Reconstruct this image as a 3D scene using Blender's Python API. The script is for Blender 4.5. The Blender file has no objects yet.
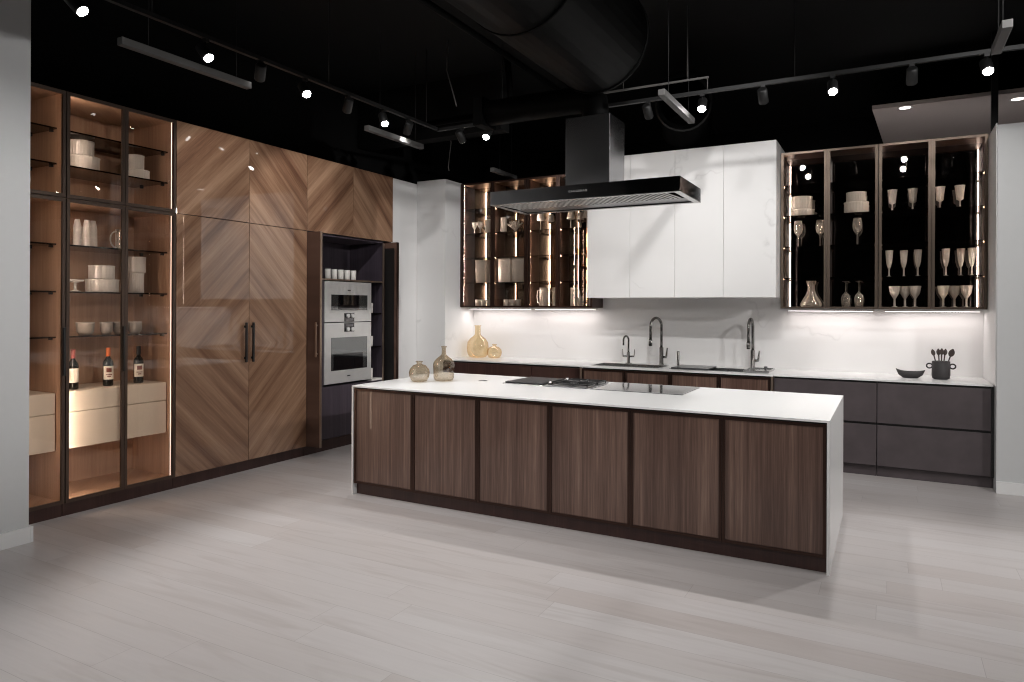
import bpy, bmesh, math, random
from mathutils import Vector, Matrix
random.seed(7)
scene = bpy.context.scene
COL = scene.collection
PI = math.pi

# ------------------------------------------------------------------ materials
def srgb(r, g, b):
    f = lambda c: (c/255/12.92) if c/255 <= .04045 else ((c/255+.055)/1.055)**2.4
    return (f(r), f(g), f(b), 1)

class NT:
    def __init__(s, name):
        s.m = bpy.data.materials.new(name); s.m.use_nodes = True
        s.t = s.m.node_tree; s.t.nodes.clear()
        s.out = s.t.nodes.new('ShaderNodeOutputMaterial')
    def n(s, kind, **kw):
        nd = s.t.nodes.new(kind)
        for k, v in kw.items():
            if k in nd.inputs: s.set(nd.inputs[k], v)
            else: setattr(nd, k, v)
        return nd
    def set(s, sock, v):
        if isinstance(v, bpy.types.NodeSocket): s.t.links.new(v, sock)
        else: sock.default_value = v
    def math(s, op, a, b=0.0, c=0.0):
        nd = s.t.nodes.new('ShaderNodeMath'); nd.operation = op
        s.set(nd.inputs[0], a); s.set(nd.inputs[1], b); s.set(nd.inputs[2], c)
        return nd.outputs[0]
    def mix(s, fac, a, b):
        nd = s.t.nodes.new('ShaderNodeMix'); nd.data_type = 'RGBA'
        s.set(nd.inputs['Factor'], fac)
        s.set(nd.inputs[6], a); s.set(nd.inputs[7], b)
        return nd.outputs[2]
    def pos(s):
        g = s.t.nodes.new('ShaderNodeNewGeometry')
        sp = s.t.nodes.new('ShaderNodeSeparateXYZ'); s.t.links.new(g.outputs['Position'], sp.inputs[0])
        return g.outputs['Position'], sp.outputs[0], sp.outputs[1], sp.outputs[2]
    def xyz(s, x, y, z):
        c = s.t.nodes.new('ShaderNodeCombineXYZ')
        s.set(c.inputs[0], x); s.set(c.inputs[1], y); s.set(c.inputs[2], z)
        return c.outputs[0]
    def noise(s, vec, scale, detail=3.0, rough=.55, dist=0.0):
        nd = s.n('ShaderNodeTexNoise', Scale=scale, Detail=detail, Roughness=rough, Distortion=dist)
        s.set(nd.inputs['Vector'], vec)
        return nd.outputs[0]
    def ramp(s, fac, stops):
        nd = s.t.nodes.new('ShaderNodeValToRGB'); e = nd.color_ramp.elements
        while len(e) < len(stops): e.new(.5)
        for k, (p, c) in enumerate(stops):
            e[k].position = p; e[k].color = c if len(c) == 4 else (*c, 1)
        s.set(nd.inputs[0], fac)
        return nd.outputs[0]
    def principled(s, **kw):
        b = s.t.nodes.new('ShaderNodeBsdfPrincipled')
        for k, v in kw.items(): s.set(b.inputs[k], v)
        s.t.links.new(b.outputs[0], s.out.inputs[0])
        return b
    def bump(s, h, strength=.1, dist=.01):
        nd = s.n('ShaderNodeBump', Strength=strength, Distance=dist); s.set(nd.inputs['Height'], h)
        return nd.outputs[0]

def plain(name, col, rough=.5, metal=0.0, vary=.06, scale=18.0, **kw):
    t = NT(name); p, x, y, z = t.pos()
    f = t.noise(p, scale)
    d = tuple(c*(1-vary) for c in col[:3]) + (1,); l = tuple(min(1, c*(1+vary)) for c in col[:3]) + (1,)
    t.principled(**{'Base Color': t.mix(f, d, l), 'Roughness': rough, 'Metallic': metal, **kw})
    return t.m

def emit(name, col, strength):
    t = NT(name)
    e = t.n('ShaderNodeEmission', Color=col, Strength=strength)
    t.t.links.new(e.outputs[0], t.out.inputs[0])
    return t.m

def thin_glass(name, tint, f0=.045, body=0.0, bodycol=(1, 1, 1, 1), rough=0.0, lo=.3):
    t = NT(name)
    lw = t.n('ShaderNodeLayerWeight', Blend=.5)
    k = t.math('POWER', lw.outputs['Facing'], 5.0)
    fr = t.math('MULTIPLY_ADD', k, 1-f0, f0)
    k2 = t.math('POWER', lw.outputs['Facing'], 2.0)
    tr = t.n('ShaderNodeBsdfTransparent', Color=t.mix(k2, tint, tuple(c**4 for c in tint[:3])+(1,)))
    gl = t.n('ShaderNodeBsdfGlossy', Color=(1, 1, 1, 1), Roughness=rough)
    mx = t.n('ShaderNodeMixShader'); t.set(mx.inputs[0], fr)
    t.t.links.new(tr.outputs[0], mx.inputs[1]); t.t.links.new(gl.outputs[0], mx.inputs[2])
    last = mx.outputs[0]
    if body:
        df = t.n('ShaderNodeBsdfDiffuse', Color=bodycol); tl = t.n('ShaderNodeBsdfTranslucent', Color=bodycol)
        m2 = t.n('ShaderNodeMixShader'); m2.inputs[0].default_value = .5
        t.t.links.new(df.outputs[0], m2.inputs[1]); t.t.links.new(tl.outputs[0], m2.inputs[2])
        fac = t.math('MULTIPLY', t.math('MULTIPLY_ADD', t.math('POWER', lw.outputs['Facing'], 1.3), 1.0-lo, lo), body)
        m3 = t.n('ShaderNodeMixShader'); t.set(m3.inputs[0], fac)
        t.t.links.new(last, m3.inputs[1]); t.t.links.new(m2.outputs[0], m3.inputs[2])
        last = m3.outputs[0]
    t.t.links.new(last, t.out.inputs[0])
    return t.m

def chevron(name, yc, zm):
    """glossy book-matched veneer: diagonal bands mirrored about the door seam and about mid height"""
    t = NT(name); p, x, y, z = t.pos()
    ay = t.math('ABSOLUTE', t.math('SUBTRACT', y, yc)); az = t.math('ABSOLUTE', t.math('SUBTRACT', z, zm))
    ac = t.math('ADD', az, ay); al = t.math('SUBTRACT', az, ay)
    side = t.math('MULTIPLY', t.math('GREATER_THAN', y, yc), 3.7)
    band = t.noise(t.xyz(t.math('MULTIPLY', ac, 4.5), t.math('MULTIPLY', al, .2), side), 1.0, 2.0, .5)
    mid = t.noise(t.xyz(t.math('MULTIPLY', ac, 30), t.math('MULTIPLY', al, .9), side), 1.0, 3.0, .6)
    fine = t.noise(t.xyz(t.math('MULTIPLY', ac, 190), t.math('MULTIPLY', al, 6.0), side), 1.0, 2.0, .6)
    f = t.math('ADD', t.math('MULTIPLY', band, .62), t.math('ADD', t.math('MULTIPLY', mid, .24), t.math('MULTIPLY', fine, .14)))
    c = t.ramp(f, [(.34, srgb(88, 58, 43)), (.45, srgb(124, 92, 71)), (.55, srgb(148, 115, 91)), (.66, srgb(172, 138, 112))])
    t.principled(**{'Base Color': c, 'Roughness': .5, 'Specular IOR Level': .15, 'Coat Weight': 1.0, 'Coat Roughness': .012, 'Coat IOR': 1.65})
    return t.m

def straight(name, axis, stops, rough=.4, coat=0.0, k=1.0):
    t = NT(name); p, x, y, z = t.pos()
    a = {'x': x, 'y': y, 'xy': t.math('ADD', x, y)}[axis]
    band = t.noise(t.xyz(t.math('MULTIPLY', a, 9*k), t.math('MULTIPLY', z, .22), 0.0), 1.0, 2.0, .5, .3)
    mid = t.noise(t.xyz(t.math('MULTIPLY', a, 60*k), t.math('MULTIPLY', z, 1.0), 3.0), 1.0, 3.0, .6)
    fine = t.noise(t.xyz(t.math('MULTIPLY', a, 260*k), t.math('MULTIPLY', z, 5.0), 5.0), 1.0, 2.0, .6)
    f = t.math('ADD', t.math('MULTIPLY', band, .42), t.math('ADD', t.math('MULTIPLY', mid, .36), t.math('MULTIPLY', fine, .22)))
    c = t.ramp(f, stops)
    t.principled(**{'Base Color': c, 'Roughness': rough, 'Coat Weight': coat, 'Coat Roughness': .03})
    return t.m

def marble(name, base=(232, 231, 230), vein=(150, 148, 146), off=0.0, rough=.3):
    t = NT(name); p, x, y, z = t.pos()
    warp = t.noise(t.xyz(x, t.math('ADD', y, off), z), .9, 4.0, .55)
    w2 = t.noise(t.xyz(x, y, t.math('ADD', z, off+4)), 2.6, 4.0, .6)
    s = t.math('ADD', t.math('ADD', t.math('MULTIPLY', x, .35), t.math('MULTIPLY', z, .55)), t.math('ADD', t.math('MULTIPLY', warp, 1.9), t.math('MULTIPLY', w2, .35)))
    s = t.math('ADD', s, off)
    d = t.math('ABSOLUTE', t.math('SUBTRACT', t.math('FRACT', s), .5))
    v = t.ramp(d, [(0.0, (1, 1, 1)), (.008, (.55, .55, .55)), (.03, (0, 0, 0))])
    gate = t.ramp(t.noise(p, 1.3, 2.0), [(.46, (0, 0, 0)), (.66, (1, 1, 1))])
    f = t.math('MULTIPLY', t.math('MULTIPLY', v, gate), .42)
    cloud = t.mix(t.noise(p, 2.0, 4.0), srgb(*[c-7 for c in base]), srgb(*base))
    t.principled(**{'Base Color': t.mix(f, cloud, srgb(*vein)), 'Roughness': rough})
    return t.m

def floor_mat():
    t = NT('pale_oak_planks'); p, x, y, z = t.pos()
    W, LN = .20, 2.1
    def rnd(a, b):
        n = t.n('ShaderNodeTexWhiteNoise'); n.noise_dimensions = '2D'; t.set(n.inputs['Vector'], t.xyz(a, b, 0.0)); return n.outputs['Value']
    yr = t.math('DIVIDE', y, W); row = t.math('FLOOR', yr)
    xr = t.math('ADD', t.math('DIVIDE', x, LN), t.math('MULTIPLY', rnd(row, 3.0), 7.3)); col = t.math('FLOOR', xr)
    sep = rnd(row, t.math('ADD', col, 11.0))
    ey = t.math('MULTIPLY', t.math('SUBTRACT', .5, t.math('ABSOLUTE', t.math('SUBTRACT', t.math('FRACT', yr), .5))), W)
    ex = t.math('MULTIPLY', t.math('SUBTRACT', .5, t.math('ABSOLUTE', t.math('SUBTRACT', t.math('FRACT', xr), .5))), LN)
    seam = t.math('LESS_THAN', t.math('MINIMUM', ex, ey), .0013)
    grain = t.noise(t.xyz(t.math('MULTIPLY', x, 2.2), t.math('MULTIPLY', y, 42), t.math('MULTIPLY', sep, 9.0)), 1.0, 4.0, .62, .5)
    cath = t.noise(t.xyz(t.math('MULTIPLY', x, .9), t.math('MULTIPLY', y, 8), t.math('MULTIPLY', sep, 17.0)), 1.0, 3.0, .55, 1.4)
    c = t.ramp(sep, [(0.0, srgb(183, 175, 172)), (.12, srgb(190, 184, 182)), (.9, srgb(194, 189, 188)), (1.0, srgb(198, 194, 193))])
    c = t.mix(t.math('MULTIPLY', grain, .30), c, srgb(150, 143, 141))
    c = t.mix(t.ramp(cath, [(.52, (0, 0, 0)), (.75, (.28, .28, .28))]), c, srgb(140, 128, 122))
    c = t.mix(t.math('MULTIPLY', seam, .4), c, srgb(110, 102, 98))
    t.principled(**{'Base Color': c, 'Roughness': .34, 'Specular IOR Level': .4,
                    'Normal': t.bump(t.math('SUBTRACT', grain, seam), .05, .004)})
    return t.m

WAL = [(.32, srgb(58, 40, 35)), (.45, srgb(86, 64, 55)), (.56, srgb(110, 86, 75)), (.68, srgb(142, 116, 102))]
INT = [(.30, srgb(140, 108, 88)), (.5, srgb(176, 142, 118)), (.70, srgb(196, 164, 140))]
M = dict(
    floor=floor_mat(),
    ceiling=plain('black_paint', (.003, .003, .003, 1), .85, **{'Specular IOR Level': .2}),
    black_wall=plain('black_wall_paint', (.005, .005, .005, 1), .9, **{'Specular IOR Level': .2}),
    paint=plain('light_grey_paint', srgb(196, 197, 197), .7, vary=.02),
    trim=plain('white_trim_paint', srgb(225, 225, 224), .45, vary=.02),
    drop=plain('plaster_ceiling', srgb(190, 178, 174), .8, vary=.02),
    dark_room=plain('dark_room_paint', srgb(24, 24, 24), .9),
    marble=marble('white_marble', off=.0), marble_column=marble('white_marble_column', off=7.7), marble_door=marble('white_marble_fronts', off=2.3, rough=.55),
    quartz=plain('white_quartz', srgb(232, 232, 231), .26, vary=.02, scale=40),
    chev=chevron('chevron_veneer', 4.675, 1.22), chev2=chevron('chevron_veneer_upper', 6.15, 1.6),
    walnut=straight('walnut_vertical', 'x', WAL, .35, .25),
    walnut_y=straight('walnut_vertical_side', 'y', WAL, .35, .2),
    interior=straight('lit_interior_oak', 'xy', INT, .45, 0, .7),
    interior_dark=straight('dark_interior_oak', 'xy', [(.3, srgb(52, 36, 29)), (.5, srgb(72, 52, 42)), (.7, srgb(90, 68, 57))], .4, 0.0, .7),
    aubergine=straight('stained_aubergine_wood', 'xy', [(.3, srgb(46, 40, 48)), (.5, srgb(66, 58, 67)), (.7, srgb(88, 79, 88))], .45),
    plinth=straight('dark_walnut_plinth', 'xy', [(.3, srgb(44, 26, 24)), (.5, srgb(60, 38, 34)), (.7, srgb(78, 54, 48))], .35),
    bronze=plain('dark_bronze_metal', (.058, .033, .026, 1), .32, .8),
    bronze_mid=plain('satin_bronze_metal', (.105, .074, .058, 1), .4, .75),
    bronze_light=plain('brushed_bronze_metal', (.125, .095, .075, 1), .34, .9),
    champagne=plain('champagne_metal', srgb(176, 156, 140), .3, .85),
    charcoal=plain('charcoal_lacquer', srgb(74, 66, 68), .48, vary=.32, scale=6),
    gap=plain('shadow_gap_black', (.008, .007, .007, 1), .5),
    cream=plain('cream_lacquer', srgb(226, 214, 198), .4, vary=.02),
    steel=plain('brushed_steel', srgb(196, 196, 195), .27, 1.0, vary=.05, scale=30),
    chimney_steel=plain('chimney_steel', srgb(165, 165, 167), .24, 1.0, vary=.04),
    hood_steel=plain('hood_steel', srgb(165, 165, 167), .09, 1.0, vary=.04),
    steel_dark=plain('dark_steel', srgb(112, 112, 114), .3, 1.0, vary=.05),
    appliance=plain('appliance_steel', srgb(214, 214, 212), .36, .45, vary=.03),
    chrome=plain('gunmetal_faucet', srgb(120, 118, 116), .22, 1.0),
    black_glass=plain('black_glass', (.004, .004, .005, 1), .04, 0.0, **{'Coat Weight': .5, 'Coat Roughness': .02}),
    hob_glass=plain('grey_hob_glass', srgb(205, 205, 206), .06, .92, vary=.02),
    oven_glass=plain('oven_window_glass', srgb(120, 122, 122), .06, .8, vary=.03),
    iron=plain('cast_iron', (.012, .012, .013, 1), .5),
    teppan=plain('griddle_steel', srgb(40, 40, 41), .5, .0, **{'Specular IOR Level': .2}),
    mirror=plain('bronze_mirror', (.24, .185, .14, 1), .015, 1.0, vary=.02),
    mirror_black=plain('black_mirror', (.28, .27, .28, 1), .012, 1.0, vary=.02),
    pane=thin_glass('clear_door_glass', (.95, .92, .89, 1), .026),
    smoke=thin_glass('smoked_shelf_glass', (.42, .34, .28, 1), .06),
    crystal=thin_glass('cut_crystal', (.96, .95, .93, 1), .12, .95, (1, .98, .95, 1), .03, .66),
    crystal_clear=thin_glass('clear_crystal', (.95, .94, .92, 1), .16, .90, (1, .98, .95, 1), .02, .15),
    amber=thin_glass('pale_amber_glass', (.92, .83, .66, 1), .11, .06, (.9, .76, .52, 1), .02),
    smoke_glass=thin_glass('pale_smoke_glass', (.84, .77, .66, 1), .16, .04, (.75, .66, .55, 1), .015),
    bottle=plain('dark_bottle_glass', (.006, .007, .006, 1), .08),
    paper=plain('label_paper', srgb(236, 228, 214), .7, vary=.02),
    orange=plain('orange_foil', srgb(226, 112, 44), .4), red=plain('rose_foil', srgb(150, 74, 66), .4),
    ink=plain('label_ink', srgb(120, 60, 44), .6),
    porcelain=plain('white_porcelain', srgb(236, 232, 226), .3, vary=.02),
    stoneware=plain('grey_stoneware', srgb(150, 142, 134), .55, vary=.12, scale=60),
    matte_black=plain('matte_black_ceramic', srgb(48, 45, 46), .55, vary=.12, scale=50),
    utensil=plain('dark_utensil_wood', srgb(70, 58, 54), .5, vary=.15),
    track=plain('black_track_metal', srgb(15, 15, 15), .55, .1), bar=plain('grey_fixture_metal', srgb(78, 77, 76), .6, .1),
    duct=plain('black_duct_metal', (.0016, .0016, .0016, 1), .6, .0, **{'Specular IOR Level': .05}), wire=plain('grey_wire', srgb(90, 88, 86), .5),
    led=emit('warm_led_strip', (1, .82, .69, 1), 90.0), led_tall=emit('tall_led_strip', (1, .82, .68, 1), 48.0), led_dim=emit('dim_led_strip', (1, .80, .64, 1), 16.0), led_soft=emit('soft_led_strip', (1, .80, .70, 1), 2.2), led_bar=emit('counter_led_bar', (1, .91, .88, 1), 9.0),
    lamp_dim=emit('turned_lamp_face', (1, .97, .93, 1), 8.0), lamp=emit('spot_lamp_face', (1, .97, .93, 1), 60.0), downlight=emit('downlight_lens', (1, .9, .82, 1), 6.0),
    letters=plain('silver_lettering', srgb(170, 170, 170), .5, .2), filter_black=plain('filter_shadow_black', (.004, .004, .004, 1), .9, **{'Specular IOR Level': 0.0}),
)

# ------------------------------------------------------------------ mesh building
class MB:
    def __init__(s): s.bm = bmesh.new()
    def box(s, x0, x1, y0, y1, z0, z1, bev=0.0, seg=2):
        x0, x1 = min(x0, x1), max(x0, x1); y0, y1 = min(y0, y1), max(y0, y1); z0, z1 = min(z0, z1), max(z0, z1)
        v = [s.bm.verts.new((x, y, z)) for z in (z0, z1) for y in (y0, y1) for x in (x0, x1)]
        fs = [s.bm.faces.new([v[i] for i in q]) for q in ((0, 2, 3, 1), (4, 5, 7, 6), (0, 1, 5, 4), (1, 3, 7, 5), (3, 2, 6, 7), (2, 0, 4, 6))]
        if bev:
            es = list({e for f in fs for e in f.edges})
            bmesh.ops.bevel(s.bm, geom=es, offset=min(bev, .45*min(x1-x0, y1-y0, z1-z0)), segments=seg, affect='EDGES', profile=.5)
        return s
    def frame_x(s, x0, x1, y0, y1, z0, z1, w, wt=None, wb=None):
        """rectangular frame lying in a plane of constant x"""
        wt = wt or w; wb = wb or w
        s.box(x0, x1, y0, y0+w, z0, z1); s.box(x0, x1, y1-w, y1, z0, z1)
        s.box(x0, x1, y0+w, y1-w, z1-wt, z1); s.box(x0, x1, y0+w, y1-w, z0, z0+wb); return s
    def frame_y(s, x0, x1, y0, y1, z0, z1, w, wt=None, wb=None):
        wt = wt or w; wb = wb or w
        s.box(x0, x0+w, y0, y1, z0, z1); s.box(x1-w, x1, y0, y1, z0, z1)
        s.box(x0+w, x1-w, y0, y1, z1-wt, z1); s.box(x0+w, x1-w, y0, y1, z0, z0+wb); return s
    def ring(s, c, r, n, ax='z', sx=1.0, sy=1.0):
        return [s.bm.verts.new((c[0]+r*sx*math.cos(2*PI*k/n), c[1]+r*sy*math.sin(2*PI*k/n), c[2])) for k in range(n)]
    def lathe(s, prof, c=(0, 0, 0), n=20, sx=1.0, sy=1.0, ribs=0, depth=0.0, square=0.0):
        prev = None
        for r, z in prof:
            if r < 1e-5:
                cur = [s.bm.verts.new((c[0], c[1], c[2]+z))]
            else:
                cur = []
                for k in range(n):
                    a = 2*PI*k/n; rr = r
                    if ribs: rr = r*(1-depth*(.5+.5*math.cos(ribs*a)))
                    if square:
                        q = max(abs(math.cos(a)), abs(math.sin(a))); rr = r*(1-square)+r/q*square
                    cur.append(s.bm.verts.new((c[0]+rr*sx*math.cos(a), c[1]+rr*sy*math.sin(a), c[2]+z)))
            if prev:
                if len(prev) == 1 and len(cur) > 1:
                    for k in range(n): s._f((prev[0], cur[(k+1) % n], cur[k]))
                elif len(cur) == 1 and len(prev) > 1:
                    for k in range(n): s._f((prev[k], prev[(k+1) % n], cur[0]))
                elif len(cur) > 1:
                    for k in range(n): s._f((prev[k], prev[(k+1) % n], cur[(k+1) % n], cur[k]))
            prev = cur
        return s
    def _f(s, vs):
        try:
            f = s.bm.faces.new(vs); f.smooth = True
        except ValueError: pass
    def tube(s, pts, r, n=10, cap=True, smooth=True):
        pts = [Vector(p) for p in pts]; rs = r if isinstance(r, (list, tuple)) else [r]*len(pts)
        up = None; rings = []
        for i, p in enumerate(pts):
            d = (pts[min(i+1, len(pts)-1)]-pts[max(i-1, 0)]).normalized()
            if up is None:
                up = Vector((0, 0, 1)) if abs(d.z) < .9 else Vector((1, 0, 0))
            a = d.cross(up)
            if a.length < 1e-4: a = d.cross(Vector((0, 1, 0)))
            a.normalize(); b = a.cross(d).normalized(); up = b
            rings.append([s.bm.verts.new(p+rs[i]*(math.cos(2*PI*k/n)*a+math.sin(2*PI*k/n)*b)) for k in range(n)])
        for q, w in zip(rings, rings[1:]):
            for k in range(n):
                f = s.bm.faces.new((q[k], q[(k+1) % n], w[(k+1) % n], w[k])); f.smooth = smooth
        if cap:
            s.bm.faces.new(rings[0][::-1]); s.bm.faces.new(rings[-1])
        return s
    def cyl(s, p0, p1, r, n=16): return s.tube([p0, p1], r, n)
    def poly(s, pts, z0, z1):
        a = [s.bm.verts.new((x, y, z0)) for x, y in pts]; b = [s.bm.verts.new((x, y, z1)) for x, y in pts]
        s.bm.faces.new(a[::-1]); s.bm.faces.new(b)
        for k in range(len(pts)): s.bm.faces.new((a[k], a[(k+1) % len(pts)], b[(k+1) % len(pts)], b[k]))
        return s
    def slab(s, xs, ys, z0, z1, holes):
        """slab on a grid of breaks with some cells cut out"""
        V = {}
        def v(i, j, k):
            if (i, j, k) not in V: V[i, j, k] = s.bm.verts.new((xs[i], ys[j], (z0, z1)[k]))
            return V[i, j, k]
        nx, ny = len(xs)-1, len(ys)-1
        on = lambda i, j: 0 <= i < nx and 0 <= j < ny and (i, j) not in holes
        for i in range(nx):
            for j in range(ny):
                if not on(i, j): continue
                s.bm.faces.new((v(i, j, 1), v(i+1, j, 1), v(i+1, j+1, 1), v(i, j+1, 1)))
                s.bm.faces.new((v(i, j, 0), v(i, j+1, 0), v(i+1, j+1, 0), v(i+1, j, 0)))
                if not on(i-1, j): s.bm.faces.new((v(i, j, 0), v(i, j, 1), v(i, j+1, 1), v(i, j+1, 0)))
                if not on(i+1, j): s.bm.faces.new((v(i+1, j, 0), v(i+1, j+1, 0), v(i+1, j+1, 1), v(i+1, j, 1)))
                if not on(i, j-1): s.bm.faces.new((v(i, j, 0), v(i+1, j, 0), v(i+1, j, 1), v(i, j, 1)))
                if not on(i, j+1): s.bm.faces.new((v(i, j+1, 0), v(i, j+1, 1), v(i+1, j+1, 1), v(i+1, j+1, 0)))
        return s
    def obj(s, name, mat, off=(0, 0, 0)):
        me = bpy.data.meshes.new(name)
        bmesh.ops.recalc_face_normals(s.bm, faces=s.bm.faces)
        if any(off): bmesh.ops.translate(s.bm, verts=s.bm.verts, vec=[-q for q in off])
        s.bm.to_mesh(me); s.bm.free()
        me.materials.append(mat)
        o = bpy.data.objects.new(name, me); COL.objects.link(o)
        return o

def tag(o, label, cat, group=None, kind=None):
    o['label'] = label; o['category'] = cat
    if group: o['group'] = group
    if kind: o['kind'] = kind
    return o
def struct(name, mb, mat, parent=None):
    o = mb.obj(name, mat)
    o['kind'] = 'structure'
    if parent: o.parent = parent
    return o
def thing(name, label, cat, loc=(0, 0, 0), group=None):
    o = bpy.data.objects.new(name, None); COL.objects.link(o)
    o.empty_display_size = .05; o.location = loc
    return tag(o, label, cat, group)
def base(o):
    p = Vector((0, 0, 0))
    while o: p += o.location; o = o.parent
    return p
def part(name, mb, mat, parent, label=None):
    """geometry is given in scene coordinates and stored relative to its thing"""
    o = mb.obj(name, mat, base(parent)); o.parent = parent
    if label: o['label'] = label
    return o
def single(name, mb, mat, label, cat, loc=(0, 0, 0), group=None):
    o = mb.obj(name, mat); o.location = loc
    return tag(o, label, cat, group)
def copy_tree(o, parent=None):
    c = o.copy(); COL.objects.link(c)
    if parent: c.parent = parent
    for ch in list(o.children): copy_tree(ch, c)
    return c
def B(*a, **k): return MB().box(*a, **k)

# ------------------------------------------------------------------ camera
YAW, ROLL, FPX, V0, H = math.radians(28.4734), math.radians(.2509), 694.97, 307.635, 1.5825
fw = Vector((-math.sin(YAW), math.cos(YAW), 0)); rt = Vector((math.cos(YAW), math.sin(YAW), 0)); up = Vector((0, 0, 1))
cr = rt*math.cos(ROLL)+up*math.sin(ROLL); cu = up*math.cos(ROLL)-rt*math.sin(ROLL)
cam = bpy.data.cameras.new('camera'); co = bpy.data.objects.new('camera', cam); COL.objects.link(co)
co.matrix_world = Matrix(((cr.x, cu.x, -fw.x, 0), (cr.y, cu.y, -fw.y, 0), (cr.z, cu.z, -fw.z, H), (0, 0, 0, 1)))
cam.sensor_width = 36; cam.lens = FPX/1024*36; cam.shift_y = -(341-V0)/1024; cam.clip_start = .05
scene.camera = co

# ------------------------------------------------------------------ setting
CZ = 4.3
struct('floor', B(-6.2, 5.2, -4.2, 11.2, -.05, 0), M['floor'])
struct('ceiling', B(-6.2, 5.2, -4.2, 11.2, CZ, CZ+.05), M['ceiling'])
struct('wall_left', B(-5.395, -5.05, -4.2, 2.547, 0, CZ), M['paint'])
struct('baseboard_left', B(-5.049, -5.03, -4.15, 2.547, .001, .105).box(-5.39, -5.03, 2.548, 2.566, .001, .105), M['trim'])
struct('wall_left_rear', B(-6.2, -6.02, 2.0, 11.2, 0, CZ), M['black_wall'])
struct('wall_back', B(-6.019, .82, 8.15, 8.27, 0, 3.22), M['marble'])
struct('wall_back_far', B(-6.2, 5.2, 11.0, 11.2, 0, CZ), M['black_wall'])
struct('wall_back_right', B(.82, 4.6, 7.27, 8.27, 0, 3.18), M['paint'])
struct('baseboard_back', B(.818, 4.58, 7.25, 7.269, .001, .105), M['trim'])
struct('trim_1', B(.8115, .8195, 7.285, 8.148, .921, 3.20), M['marble'])
struct('trim_2', B(-6.0, -5.47, 6.88, 7.45, 0, 3.20), M['marble_column'])
struct('trim_3', B(-5.469, -5.022, 7.45, 8.149, 0, 3.235), M['marble_column'])
struct('wall_right', B(5.0, 5.2, -4.2, 11.0, 0, CZ), M['dark_room'])
struct('wall_front', B(-5.05, 5.0, -4.2, -4.0, 0, CZ), M['dark_room'])
struct('ceiling_panel', MB().poly([(-.165, 8.29), (.905, 8.29), (.905, 10.8), (-.03, 10.8)], 3.70, 3.74), M['drop'])
struct('ceiling_panel_side', B(.906, 4.9, 8.29, 10.8, 3.70, 3.74), M['drop'])
struct('ceiling_beam', B(-6.0, -3.9, 6.9, 7.1, 3.62, CZ), M['black_wall'])

# ------------------------------------------------------------------ tall cabinets along the left wall
XF = -5.414
def tall_display(label, y0, y1, bays, drawers):
    t = thing('display_cabinet', label, 'cabinet', (-5.72, (y0+y1)/2, 0), 'tall glass display cabinets')
    s = .018; xb, xc = -5.99, XF-.022
    shell = MB()
    shell.box(xb, xc, y0+.001, y0+s, .10, 3.19).box(xb, xc, y1-s, y1-.001, .10, 3.19)
    shell.box(xb, xc, y0+s, y1-s, 3.172, 3.19).box(xb, xc, y0+s, y1-s, .10, .118).box(xb, xc, y0+s, y1-s, 2.378, 2.402)
    part('carcass', shell, M['interior'], t)
    part('back_panel', B(xb+.001, xb+.012, y0+s, y1-s, .118, 3.17), M['interior'], t)
    part('plinth', B(-5.95, -5.452, y0+.001, y1-.001, 0, .099), M['plinth'], t)
    edges = [y0+(y1-y0)*k/bays for k in range(bays+1)]
    for a, b in zip(edges, edges[1:]):
        for z0, z1 in ((.102, 2.386), (2.392, 3.188)):
            d = part('door', MB().frame_x(XF-.02, XF, a+.002, b-.002, z0, z1, .023, .026, .026), M['bronze_mid'], t)
            part('pane', B(XF-.013, XF-.008, a+.0235, b-.0235, z0+.0245, z1-.0245), M['pane'], d)
            if z0 < 1 and (a, b) != (edges[-2], edges[-1]) or (bays == 1 and z0 < 1):
                part('handle', B(XF+.001, XF+.022, b-.021, b-.006, 1.06, 1.42, .003), M['gap'], d)
    for z in (2.92, 2.655, 2.05, 1.693, 1.35):
        sh = part('shelf', B(xb+.02, -5.50, y0+s+.004, y1-s-.004, z-.012, z), M['smoke'], t)
        for x in (-5.56, -5.85):
            for y in (y0+s, y1-s-.022): part('bracket', B(x-.012, x+.012, y+.001, y+.021, z-.026, z-.0125), M['gap'], sh)
    for z0, z1 in ((.12, 2.375), (2.405, 3.168)):
        part('light_strip', B(XF-.050, XF-.030, y0+s+.0005, y0+s+.002, z0, z1), M['led_tall' if bays > 1 else 'led_dim'], t)
        if bays > 1: part('light_strip', B(XF-.043, XF-.037, y1-s-.002, y1-s-.0005, z0, z1), M['led_soft'], t)
    d0, d1 = drawers
    dc = part('drawer_box', B(xb+.02, -5.52, d0, d1, .49, .925, .002), M['cream'], t)
    part('drawer', B(-5.519, -5.50, d0, d1, .772, .925, .002), M['cream'], dc)
    part('drawer', B(-5.519, -5.50, d0, d1, .49, .766, .002), M['cream'], dc)
    return t
tall_display('narrow bronze-framed glass display cabinet at the far left, half hidden by the grey wall', 2.522, 2.978, 1, (2.56, 2.953))
tall_display('wide two-door bronze-framed glass display cabinet beside the chevron wood doors', 2.982, 3.892, 2, (3.03, 3.865))

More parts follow.
